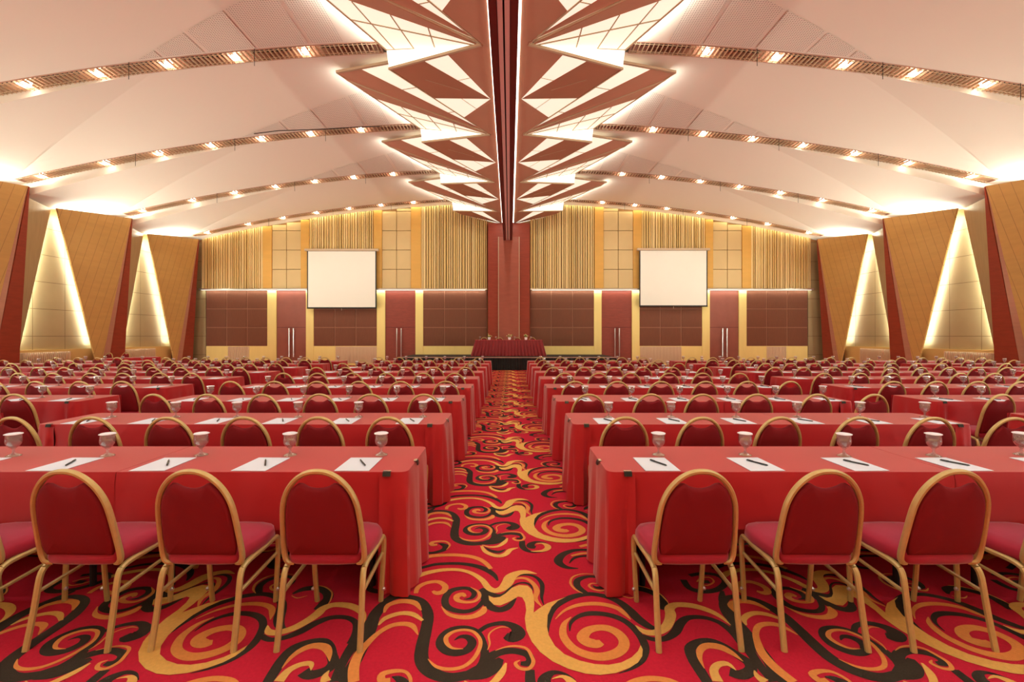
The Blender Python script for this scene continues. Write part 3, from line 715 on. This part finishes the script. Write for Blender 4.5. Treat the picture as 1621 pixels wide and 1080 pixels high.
for hname, sl, st, ti, dk, ys, dr in HALVES:
    for a_, b_, nm in sl:
        slats(fx(a_), fx(b_), ZL_+.02, 'slatted_wall_panel', f'gold vertical slat panel on the far wall, {nm}')
    for a_, b_ in st:
        ntrim += 1; x0, x1 = fx(a_), fx(b_)
        structure(f'trim_{ntrim}', MB().box(x0, x1, YF-.10, YF+.05, ZL_, min(ztop(x0), ztop(x1))), M_amber)
    for a_, b_, nm in ti:
        x0, x1 = fx(a_), fx(b_); cxp = (x0+x1)/2
        root = empty('tiled_wall_panel', (cxp, YF, 0)); tag(root, f'beige square-tiled upper wall panel {nm}', 'wall panel', 'square-tiled upper wall panels')
        m = MB(); hz = 1.06
        for i in range(2):
            xa = -(x1-x0)/2+i*(x1-x0)/2; xb = xa+(x1-x0)/2
            z = ZL_+.02; 
            while z < 9:
                zt = min(z+hz, ztop(cxp+xa), ztop(cxp+xb))
                if zt > z+.1: m.box(xa+.012, xb-.012, -.06, 0, z+.012, zt-.012)
                z += hz
        m.build('tile', M_tile, root, bevel=.01)
    for a_, b_, nm in dk:
        x0, x1 = fx(a_), fx(b_); z0, z1 = fz(548), ZL_-.06; cxp = (x0+x1)/2
        root = empty('acoustic_wall_panel', (cxp, YF, 0)); tag(root, f'dark brown nine-square acoustic panel on the far wall, {nm}', 'wall panel', 'dark acoustic panels on the far wall')
        m = MB()
        for i in range(3):
            for j in range(3):
                xa = -(x1-x0)/2+i*(x1-x0)/3; za = z0+j*(z1-z0)/3
                m.box(xa+.022, xa+(x1-x0)/3-.022, -.07, 0, za+.022, za+(z1-z0)/3-.022)
        m.build('square', M_dark, root, bevel=.012)
        MB().box(-(x1-x0)/2, (x1-x0)/2, -.045, 0, z0, z1).build('backing', M_darkseam, root)
        structure(f'baseboard_front', MB().box(x0, x1, YF-.06, YF+.05, 0, z0), M_yellow)
    for a_, b_ in ys:
        ntrim += 1
        structure(f'trim_{ntrim}', MB().box(fx(a_), fx(b_), YF-.09, YF+.05, 0, ZL_-.05), M_yellow)
    for i, (a_, b_) in enumerate(dr):
        ndoor += 1; x0, x1 = fx(a_), fx(b_); c = (x0+x1)/2; wd = (x1-x0)/2
        root = empty(f'door_{ndoor}', (c, YF, 0)); tag(root, kind='structure')
        mt = M_doorL if (a_ in (438, 1123)) else M_door
        for q in (-1, 1): MB().box(q*.008, q*(wd-.02), -.03, 0, .01, 2.06).build('leaf', mt, root)
        MB().box(-wd+.01, wd-.01, -.025, .0, 2.085, ZL_-.06).build('overpanel', mt, root)
        MB().box(-wd, wd, -.012, .03, 0, ZL_-.06).build('frame', M_beam, root)
        hx = {438: 462, 610: 632, 952: 976.5, 1123: 1146.5}[a_]
        for q in (-1, 1):
            xx = fx(hx)-c+q*.12
            h = MB().tube([(xx, -.11, .45), (xx, -.11, 2.02)], .028, seg=8)
            for z in (.6, 1.87): h.tube([(xx, -.11, z), (xx, -.02, z)], .015, seg=6)
            h.build('handle', M_steel, root, smooth=True)
# low slatted vents
for a_, b_, nm in ((362, 395, 'left end'), (532, 598, 'left screen'), (1013, 1077, 'right screen'), (1213, 1244, 'right end')):
    m = MB(); x = fx(a_)
    while x < fx(b_): m.box(x, x+.035, YF-.10, YF-.065, .15, fz(548)-.04); x += .085
    m.box(fx(a_), fx(b_), YF-.067, YF-.058, .12, fz(548)-.02)
    tag(m.build('vent_grille', M_slat_b), f'slatted wooden vent at the foot of the far wall near the {nm}', 'vent')
# corner facings
for s, a_, b_ in ((-1, 300, 326), (1, 1279, 1310)):
    ntrim += 1
    structure(f'trim_{ntrim}', MB().box(fx(a_), fx(b_), YF-.05, YF+.05, 0, min(ztop(fx(a_)), ztop(fx(b_)))), M_champ)
# ledge with a line of light under it
for a_, b_, nm in ((318, 771, 'left'), (839, 1285, 'right')):
    root = empty('wall_ledge', (0, YF, 0)); tag(root, f'slim pale lit ledge across the far wall, {nm} of the column', 'ledge')
    MB().box(fx(a_), fx(b_), -.22, 0, ZL_-.05, ZL_+.02).build('shelf', M_steel, root)
    MB().box(fx(a_)+.1, fx(b_)-.1, -.17, -.14, ZL_-.075, ZL_-.052).build('light_line', mat('soft_lamp', (1, 1, 1), .5, emit=1.1, ecol=(1, .9, .7)), root)
    strip((fx(a_)+.1, YF-.17, ZL_-.09), (fx(b_)-.1, YF-.17, ZL_-.09), (0, .35, -1), 40, .03)
# warm wash down the upper wall from above
for s in (-1, 1):
    for i in range(6):
        u0, u1 = 3+i*2.25, 3+(i+1)*2.25
        strip((CX+s*u0, 24.72, zarch(u0)-.10), (CX+s*u1, 24.72, zarch(u1)-.10), (0, .7, -1), 3, .04, (1, .95, .6))
# column
col = empty('centre_column', (CX+.05, YF, 0)); tag(col, 'broad mahogany column in the middle of the far wall', 'column')
MB().box(-1.13, 1.13, -.3, .05, 0, 7.72).build('shaft', M_mahog, col)
MB().box(-.55, .55, -.36, -.3, 0, fz(377)).build('centre_panel', mat('rose_mahogany', (.36, .085, .05), .5, noise=(2, .15, (1, 1, 4))), col)
for q in (-1, 1): MB().box(q*.545, q*.575, -.38, -.3, 0, fz(377)).build('edge_strip', M_rim, col)

# ---------------------------------------------------------------- projection screens
for a_, b_, t_, l_, side in ((486, 596, 397, 488, 'left'), (1012, 1120, 396, 485, 'right')):
    d = 24.55; x0, x1 = fx(a_, d), fx(b_, d); z1, z0 = fz(t_, d), fz(l_, d); c = (x0+x1)/2; h = (x1-x0)/2
    root = empty('projection_screen', (c, d, 0)); tag(root, f'white roll-down projection screen on the {side} side of the far wall', 'screen', 'projection screens')
    MB().box(-h-.12, h+.12, -.07, .10, z1-.02, z1+.10).build('housing', M_rim, root, bevel=.015)
    MB().box(-h, h, -.004, .004, z0, z1).build('black_border', M_blackmetal, root)
    MB().box(-h+.06, h-.06, -.008, -.005, z0+.05, z1-.03).build('screen_fabric', M_screen, root)
    for q in (-1, 1): MB().box(q*(h-.2), q*(h-.14), .09, .40, z1, z1+.08).build('wall_bracket', M_steel, root)
    b = MB().tube([(-h, 0, z0), (h, 0, z0)], .03, seg=8); b.build('bottom_bar', M_blackmetal, root)
    MB().tube([(0, -.02, z0), (0, -.02, z0-.12)], .012, seg=5).build('pull_cord', M_rim, root)

# ---------------------------------------------------------------- stage
stg = empty('stage_platform', (0, 21.2, 0)); tag(stg, 'low black stage platform at the far end of the aisle', 'stage')
MB().box(-5.2, 5.0, 0.02, 3.33, .5, .6).build('deck', M_deck, stg)
MB().box(-5.2, 5.0, -.02, .02, .575, .615).build('edge_trim', M_steel, stg)
def pleats(x0, x1, z0, z1, n, amp, y=0.0, flare=0.0, top_in=0.0):
    m = MB(); rows = []
    K_ = n*6
    for z, fl_, ti_ in ((z0, flare, 0), ((z0+z1)/2, flare*.5, top_in*.5), (z1, 0, top_in)):
        rows.append([(x0+ti_+(x1-x0-2*ti_)*i/K_, y-fl_+amp*math.sin(2*PI*i/6+.6*math.sin(i*.37)), z) for i in range(K_+1)])
    return m.grid(rows)
pleats(-5.2, 5.0, 0.01, .575, 90, .02, 0.0).build('skirt', M_black, stg, smooth=True, angle=80)
sd = MB()
for x in (-5.2, 5.0): sd.box(x-.01, x+.01, 0, 3.33, .01, .58)
sd.build('side_skirt', M_black, stg)

# head table with a pleated skirt
ht = empty('head_table', (-.05, 22.9, .6)); tag(ht, 'long head table with a dark red pleated skirt on the stage', 'table')
m = MB(); rows = []
def ring(hx, hy, z, amp):
    L = [(-hx, -hy), (hx, -hy), (hx, hy), (-hx, hy)]; out = []; K_ = 0
    for i in range(4):
        a_, b_ = L[i], L[(i+1) % 4]; n_ = 132 if i % 2 == 0 else 28
        dx, dy = b_[0]-a_[0], b_[1]-a_[1]; ln = math.hypot(dx, dy); nx, ny = dy/ln, -dx/ln
        for j in range(n_):
            o_ = amp*math.sin(2*PI*j/6)*min(1, j/3)
            out.append((a_[0]+dx*j/n_+nx*o_, a_[1]+dy*j/n_+ny*o_, z))
    return out
m.grid([ring(1.85, .47, .01, .045), ring(1.75, .42, .4, .036), ring(1.66, .38, .78, .010)], closed=True)
m.build('pleated_skirt', M_skirt, ht, smooth=True, angle=80)
MB().box(-1.68, 1.68, -.40, .40, .78, .80).build('tabletop', M_cloth, ht, bevel=.008)

# ---------------------------------------------------------------- banquet chair (faces +Y)
def chair_meshes():
    out = {}
    # hoop: one arched bar, leaning back towards the top
    def lean(z): return -.150 - .105*((z-.42)/.51)
    pts = []
    for z, x in ((.405, .170), (.415, .196), (.45, .208), (.52, .207), (.60, .202), (.68, .196), (.745, .186), (.80, .166), (.845, .138), (.885, .098), (.91, .05)):
        pts.append((x, lean(z)+(.012 if z < .41 else 0), z))
    full = pts + [(0, lean(.917), .917)] + [(-x, y, z) for x, y, z in reversed(pts)]
    full = [tuple(p) for p in spline(full, 3)]
    out['back_frame'] = (MB().tube(full, .0165, seg=8, ref=(0, 1, 0), flat=.8, sq=True).mesh('back_frame', M_gold, smooth=True, angle=38), 0)
    # upholstered back: outline inside the hoop with a concave top
    prof = [(.172, .455), (.188, .50), (.187, .60), (.180, .68), (.171, .74), (.153, .79), (.130, .828), (.103, .852), (.085, .857), (.06, .842), (.03, .832), (0, .829)]
    ol = prof + [(-x, z) for x, z in reversed(prof[:-1])]
    ol = [(p[0], p[1]) for p in spline(ol, 2)] + [(-.172, .455)]
    def layer(sc, dy):
        zc = .65
        return [(x*sc, lean(zc+(z-zc)*sc)+dy, zc+(z-zc)*sc) for x, z in ol]
    m = MB(); m.grid([layer(.001, -.026), layer(.55, -.026), layer(.88, -.023), layer(.97, -.015), layer(1.0, 0), layer(.97, .015), layer(.88, .030), layer(.55, .036), layer(.001, .036)], closed=True)
    out['backrest'] = (m.mesh('backrest', M_mar_back, smooth=True, angle=60), 0)
    # seat cushion
    def sring(sc, z, dy=0):
        P = []
        o_ = [(.165, -.165), (.19, -.15), (.213, -.05), (.222, .06), (.218, .15), (.185, .205), (.12, .228), (0, .235)]
        o_ = o_ + [(-x, y) for x, y in reversed(o_[:-1])] + [(-.08, -.172), (.08, -.172)]
        return [(x*sc, .03+(y-.03)*sc, z) for x, y in o_]
    m = MB(); m.grid([sring(.001, .402), sring(.93, .402), sring(.985, .415), sring(1.0, .435), sring(.985, .458), sring(.93, .474), sring(.7, .483), sring(.3, .487), sring(.001, .487)], closed=True)
    out['seat'] = (m.mesh('seat', M_mar_seat, smooth=True, angle=70), 0)
    # side frames: front leg, bent seat rail, rear leg in one bar
    for s in (-1, 1):
        pts = [(s*.192, .205, .0), (s*.200, .200, .12), (s*.212, .196, .33), (s*.213, .188, .385), (s*.212, .165, .405), (s*.210, .05, .400), (s*.207, -.10, .396), (s*.205, -.15, .380), (s*.206, -.172, .34), (s*.208, -.20, .18), (s*.211, -.237, .0)]
        # keep the two legs and the rail as their own bars
        fl_ = spline(pts[:4], 3); rl = spline(pts[3:8], 4); re_ = spline(pts[7:], 3)
        out.setdefault('legs', []).append(MB().tube(fl_, .0140, seg=8, ref=(1, 0, 0), sq=True).mesh('leg', M_gold, smooth=True, angle=38))
        out['legs'].append(MB().tube(re_, .0145, seg=8, ref=(1, 0, 0), sq=True).mesh('leg', M_gold, smooth=True, angle=38))
        out.setdefault('rails', []).append(MB().tube(rl, .0140, seg=8, ref=(1, 0, 0), sq=True).mesh('seat_rail', M_gold, smooth=True, angle=38))
        out.setdefault('stretchers', []).append(MB().tube([(s*.206, .196, .30), (s*.206, -.19, .27)], .0095, seg=6, ref=(1, 0, 0), sq=True).mesh('stretcher', M_gold, smooth=True, angle=38))
        g = MB().lathe([(0, -.012), (.011, -.01), (.012, 0), (.0, .01)], seg=8, c=(s*.212, .193, .085))
        out.setdefault('studs', []).append(g.mesh('stud', M_steel, smooth=True))
    return out
CM = chair_meshes()
def make_chair(full=True):
    r = empty('banquet_chair')
    link('back_frame', CM['back_frame'][0], r); link('backrest', CM['backrest'][0], r); link('seat', CM['seat'][0], r)
    for q in CM['legs']: link('leg', q, r)
    for q in CM['rails']: link('seat_rail', q, r)
    if full:
        for q in CM['stretchers']: link('stretcher', q, r)
        for q in CM['studs']: link('foot_stud', q, r)
    return proto(r)
chair_near = make_chair(True); chair_far = make_chair(False)
used = set()
def put(pr, loc, rz, label, cat, group):
    if pr in used: o = dup(pr, loc, rz)
    else: used.add(pr); o = pr; o.location = loc; o.rotation_euler = (0, 0, rz)
    return tag(o, label, cat, group)

# ---------------------------------------------------------------- goblet, paper, pen
gb = empty('water_goblet')
outp = [(.043, 0), (.043, .004), (.030, .010), (.010, .020), (.0065, .030), (.0085, .036), (.006, .042), (.012, .052), (.028, .066), (.041, .085), (.0445, .105), (.043, .130), (.041, .152)]
inn = [(.0385, .152), (.040, .130), (.0415, .105), (.038, .087), (.025, .069), (.008, .058), (.0, .056)]
link('bowl', MB().lathe([(0, 0)]+outp+inn, seg=18).mesh('bowl', M_glass, smooth=True, angle=70), gb)
link('water', MB().lathe([(0, .057), (.008, .059), (.0245, .070), (.0373, .088), (.0405, .105), (.0405, .112), (0, .112)], seg=16).mesh('water', M_water, smooth=True, angle=50), gb)
link('paper_lid', MB().lathe([(0, .154), (.043, .1535), (.048, .151), (.049, .1525), (.046, .156), (.040, .1585), (0, .159)], seg=24, rf=lambda a, i: 1+(.04*math.sin(7*a)+.03*math.sin(3*a) if 0 < i < 5 else 0)).mesh('paper_lid', M_lid, smooth=True), gb)
proto(gb)
gf = empty('water_goblet')
link('bowl', MB().lathe([(0, 0)]+outp[::2]+[(.041, .152)]+inn[::2], seg=10).mesh('bowl', M_glass, smooth=True, angle=70), gf)
link('paper_lid', MB().lathe([(0, .154), (.047, .152), (.047, .155), (.040, .159), (0, .159)], seg=10).mesh('paper_lid', M_lid, smooth=True), gf)
proto(gf)
paper_me = MB().box(-.108, .108, -.152, .152, 0, .003).mesh('note_paper', M_paper)
pm = MB(); pm.tube([(0, -.074, .006), (0, -.066, .006), (0, .056, .006), (0, .074, .006)], [.0018, .0052, .0052, .0042], seg=8)
pm.box(-.0015, .0015, .03, .07, .0105, .0125)
pen_me = pm.mesh('ballpoint_pen', M_pen, smooth=True)
def simple(name, me, loc, rz, label, cat, group):
    o = link(name, me); o.location = loc; o.rotation_euler = (0, 0, rz)
    return tag(o, label, cat, group)

# ---------------------------------------------------------------- cloths and tables
def cloth_mesh(x0, x1, endl, endr, seed):
    """a cloth over a table 0.65 deep; an end that faces an aisle hangs to the floor and wraps round the corner"""
    rr = random.Random(seed); m = MB(); Z = .762; D = .65
    rc = .05
    def wave(t): return .010*math.sin(t*9+seed)+.007*math.sin(t*23+seed*2)
    # top with slightly rounded aisle corners
    top = []
    def corner(cx_, cy_, a0, a1):
        for i in range(5):
            a = math.radians(a0+(a1-a0)*i/4); top.append((cx_+rc*math.cos(a), cy_+rc*math.sin(a), Z))
    if endl: corner(x0+rc, rc, 270, 180)
    else: top.append((x0, 0, Z))
    if endl: corner(x0+rc, D-rc, 180, 90)
    else: top.append((x0, D, Z))
    if endr: corner(x1-rc, D-rc, 90, 0)
    else: top.append((x1, D, Z))
    if endr: corner(x1-rc, rc, 0, -90)
    else: top.append((x1, 0, Z))
    m.add(top, [tuple(range(len(top)))])
    WR = .17
    # near drop, short
    a = x0+(WR if endl else 0); b = x1-(WR if endr else 0); n = 40
    rows = []
    for k in range(7):
        f = k/6; z = Z-.352*f; r = []
        for i in range(n+1):
            t = i/n; x = a+(b-a)*t
            sag = 0.0
            for ex, fl_ in ((a, endl), (b, endr)):
                if fl_: sag += .035*math.exp(-abs(x-ex)/.10)*math.sin(min(1, f*1.2)*PI)
            y = -.006*min(1, f*6) - .012*f*math.sin(x*7+seed)*.6 + sag*.6 - (.004 if f > 0 else 0)
            r.append((x, y, z if k else Z-.0))
        rows.append(r)
    m.grid(rows)
    # far drop to the floor
    rows = []
    for k in range(4):
        f = k/3; rows.append([(x0+(x1-x0)*i/24, D+.004+.02*f+.012*f*math.sin(i*1.3+seed), Z-(Z-.02)*f) for i in range(25)])
    m.grid(rows)
    # aisle ends
    for flag, X, s in ((endl, x0, -1), (endr, x1, 1)):
        if not flag: 
            m.grid([[(X, 0, Z), (X, D, Z)], [(X-s*.002, 0, .45), (X-s*.002, D, .45)]]); continue
        path = []
        for i in range(7): path.append((X-s*WR+s*(WR-rc)*i/6, 0.0, 0, -1))
        for i in range(1, 5):
            a_ = math.radians(90*i/5); path.append((X-s*rc+s*rc*math.sin(a_), rc-rc*math.cos(a_), s*math.sin(a_), -math.cos(a_)))
        for i in range(15): path.append((X, rc+(D-2*rc)*i/14, s, 0))
        for i in range(1, 5):
            a_ = math.radians(90*i/5); path.append((X-s*rc+s*rc*math.cos(a_), D-rc+rc*math.sin(a_), s*math.cos(a_), math.sin(a_)))
        rows = []; Kz = 12
        for k in range(Kz+1):
            f = k/Kz; r = []
            for i, (px, py, nx, ny) in enumerate(path):
                t = i/len(path)
                fold = .020*math.sin(t*26+seed*1.7)+.013*math.sin(t*47+seed)
                inn_ = -.018*math.exp(-((t-.02)/.08)**2)*f
                off = (.006 if k else 0) + f**.8*(fold+.022) + inn_
                z = Z-(Z-.012-.02*(1-t)*0)*f
                r.append((px+nx*off, py+ny*off, z))
            rows.append(r)
        m.grid(rows)
    me = m.mesh('tablecloth', M_cloth, smooth=True, weld=True, angle=40)
    for p in me.polygons:
        if len(p.vertices) > 4 or (p.normal.z > .99 and p.area > .3): p.use_smooth = False
    return me
CLOTHS = {}
def cloth(x0, x1, el, er, y, label, grp, seed=1):
    key = (round(x1-x0, 3), el, er, seed % 3)
    c = (x0+x1)/2
    if key not in CLOTHS: CLOTHS[key] = cloth_mesh(x0-c, x1-c, el, er, seed % 3+1)
    o = link('tablecloth', CLOTHS[key]); o.location = (c, y, 0)
    return tag(o, label, 'tablecloth', grp)
TM = {}
def table(x0, x1, y, label):
    L = round(x1-x0, 3); c = (x0+x1)/2; r = empty('folding_table', (c, y, 0)); tag(r, label, 'table', 'folding tables under the red cloths')
    if L not in TM:
        h = L/2-.03
        legs = [MB().tube([(sx*(h-.22), sy, .0), (sx*(h-.22), sy, .725)], .019, seg=8).mesh('leg', M_blackmetal) for sx in (-1, 1) for sy in (.12, .53)]
        bars = [MB().tube([(sx*(h-.22), .12, .18), (sx*(h-.22), .53, .18)], .012, seg=6).mesh('cross_bar', M_blackmetal) for sx in (-1, 1)]
        TM[L] = (MB().box(-h, h, .02, .63, .727, .756).mesh('tabletop', M_wood_in), legs, bars)
    t, legs, bars = TM[L]
    link('tabletop', t, r)
    for q in legs: link('leg', q, r)
    for q in bars: link('cross_bar', q, r)
    return r
clip_me = {}
def clip(x, y, ax, label):
    r = empty('binder_clip', (x, y, .762), ax)
    if not clip_me:
        clip_me['body'] = MB().prism([(-.024, -.016, -.022), (-.024, -.008, .004), (-.024, .012, .004), (-.024, .012, .0015), (-.024, -.006, .0015), (-.024, -.010, -.022)], (.048, 0, 0)).mesh('clip_body', M_pen)
        clip_me['handle'] = MB().box(-.024, .024, -.002, .016, .005, .008).mesh('clip_handle', M_chrome)
    link('clip_body', clip_me['body'], r); link('clip_handle', clip_me['handle'], r)
    tag(r, label, 'clip', 'binder clips on the tablecloth corners')

# ---------------------------------------------------------------- rows of seats
Y0 = 2.80; RP = 1.503
def inview(x, y, z, m=0.0):
    if y < .5: return False
    return -m*F/y-20 < 807+F*x/y < 1641+m*F/y
rj = random.Random(11)
NR = 9
ROWN = ['front (nearest)', 'second', 'third', 'fourth', 'fifth', 'sixth', 'seventh', 'eighth', 'ninth (farthest)']
BLOCKS = [  # name, seat xs, cloths [(x0,x1,endl,endr)]
 ('left inner block', [-.97-.636*i for i in range(6)], [(-2.42, -.63, 0, 1), (-4.48, -2.424, 1, 0)]),
 ('right inner block', [.96+.645*i for i in range(6)], [(.60, 2.73, 1, 0), (2.734, 4.38, 0, 1)]),
 ('left side block', [-5.80-.625*i for i in range(9)], [(-7.36, -5.52, 0, 1), (-9.2, -7.364, 0, 0), (-11.1, -9.204, 1, 0)]),
 ('right side block', [5.72+.625*i for i in range(9)], [(5.42, 7.26, 1, 0), (7.264, 9.1, 0, 0), (9.104, 11.0, 0, 1)]),
 ('far left block', [-12.35-.63*i for i in range(4)], [(-14.0, -12.1, 0, 1), (-15.2, -14.004, 1, 0)]),
 ('far right block', [12.3+.63*i for i in range(5)], [(12.0, 13.9, 1, 0), (13.904, 15.4, 0, 1)]),
]
cnt = {'chair': 0, 'goblet': 0}
for r in range(NR):
    yt = Y0+RP*r; rn = ROWN[r]
    for bi, (bn, xs, cls) in enumerate(BLOCKS):
        if 'far' in bn and r == 8 and 'left' in bn: pass
        ref = 'centre aisle' if 'inner' in bn else 'side aisle'
        for ci, (x0, x1, el, er) in enumerate(cls):
            if not (inview(x0, yt+.65, .7) or inview(x1, yt+.65, .7)): continue
            which = ['nearest the '+ref, 'second from the '+ref, 'third from the '+ref][ci]
            cloth(x0, x1, el, er, yt, f'red tablecloth {which}, {rn} row, {bn}', 'red tablecloths', r+ci)
            if r < 2: table(x0, x1, yt, f'black-legged folding table under cloth {which}, {rn} row, {bn}')
            if r < 4:
                for X, e, s in ((x0, el, -1), (x1, er, 1)):
                    if e and inview(X, yt, .7):
                        clip(X-s*.125, yt-.004, 0, f'binder clip on near edge, cloth {which}, {rn} row, {bn}')
                        if 'inner' in bn and ci == 0: clip(X+s*.004, yt+.25, s*PI/2, f'binder clip on aisle-side edge, cloth {which}, {rn} row, {bn}')
        for si, x in enumerate(xs):
            jx = rj.uniform(-.03, .03) if r else 0; jr = rj.uniform(-.07, .07) if r else rj.uniform(-.02, .02); jy = rj.uniform(-.05, -.012) if r else -.01
            xx = x+jx; yc = yt-.25+jy
            if r == 1: jy = 0
            pos = f'{ORD[si+1]} from the {ref}'
            if 'far' in bn: pos = f'{ORD[si+1]} from its aisle end'
            if inview(xx, yc+.1, .5, .95):
                pr = chair_near if r < 4 else chair_far
                put(pr, (xx, yc, 0), jr, f'maroon gold-framed chair, {pos}, {rn} row, {bn}', 'chair', f'banquet chairs, {rn} row'); cnt['chair'] += 1
            gx, gy = x+.065+rj.uniform(-.02, .02), yt+.385+rj.uniform(-.015, .015)
            if inview(gx, gy, .8, .7):
                put(gb if r < 4 else gf, (gx, gy, .763), rj.uniform(0, 6), f'lidded water goblet, {pos}, {rn} row, {bn}', 'glass', f'water goblets, {rn} row'); cnt['goblet'] += 1
            if r < 7 and inview(x, yt+.16, .8, .8):
                pa = rj.uniform(-.03, .03)
                simple('note_paper', paper_me, (x-.01, yt+.165, .7635), pa, f'white note paper, {pos}, {rn} row, {bn}', 'paper', f'note papers, {rn} row')
                if r < 4: simple('ballpoint_pen', pen_me, (x+.01, yt+.17, .767), math.radians(29)+rj.uniform(-.08, .08), f'black pen on paper, {pos}, {rn} row, {bn}', 'pen', f'black pens, {rn} row')
print('COUNTS', cnt)
# stray table set along the left wall, with two chairs
o = link('tablecloth', cloth_mesh(-.85, .85, 1, 1, 2)); o.location = (-14.35, 17.45, 0); o.rotation_euler = (0, 0, math.radians(62))
tag(o, 'red-clothed table turned sideways behind the rows near the left wall', 'tablecloth', 'red tablecloths')

# ---------------------------------------------------------------- stage furniture
for i, px in enumerate((766, 790.5, 819, 843)):
    put(chair_far, (fx(px, 23.75), 23.72, .602), PI, f'maroon chair behind the head table on stage, {ORD[i+1]} from the left', 'chair', 'chairs behind the head table')
for i, px in enumerate((760, 785, 815, 840.5)):
    put(gf, (fx(px, 22.75), 22.72, 1.402), 0, f'goblet on the head table, {ORD[i+1]} from the left', 'glass', 'goblets on the head table')
def vase(x, nm):
    r = empty('flower_vase', (x, 22.9, 1.402)); tag(r, f'small pot of pale yellow flowers on the head table, {nm}', 'flowers', 'flower pots on the head table')
    MB().lathe([(.05, 0), (.06, .02), (.075, .12), (.07, .13), (0, .13)], seg=14).build('pot', M_lid, r, smooth=True)
    rr = random.Random(nm); g = MB(); p = MB()
    for i in range(14):
        a = rr.uniform(0, 6.3); rad = rr.uniform(.03, .14); z = .17+rr.uniform(0, .12)
        x_, y_ = rad*math.cos(a), rad*math.sin(a)
        g.tube([(0, 0, .12), (x_*.6, y_*.6, .17), (x_, y_, z)], .005, seg=4)
        g.add([(x_*.4, y_*.4, .15), (x_*1.1, y_*1.1+.02, z-.03), (x_*1.2, y_*1.2, z), (x_*1.1+.02, y_*1.1, z-.02)], [(0, 1, 2, 3)])
        if i % 2 == 0:
            p.lathe([(0, -.012), (.022, -.005), (.032, .012), (.018, .022), (0, .02)], seg=7, c=(x_, y_, z), rf=lambda a, i: 1+.2*math.sin(5*a))
    g.build('foliage', M_leaf, r); p.build('blossoms', M_petal, r)
for px, nm in ((774.5, 'left of centre'), (806.5, 'in the middle'), (832.5, 'right of centre')): vase(fx(px, 22.9), nm)
# two chairs against the left wall
for i, (px, d) in enumerate(((163, 18.0), (191, 18.9))):
    put(chair_far, (fx(px, d), d, 0), PI*.95, f'maroon chair turned to face the room beside the left wall, {["nearer", "farther"][i]} one', 'chair', 'chairs by the left wall')
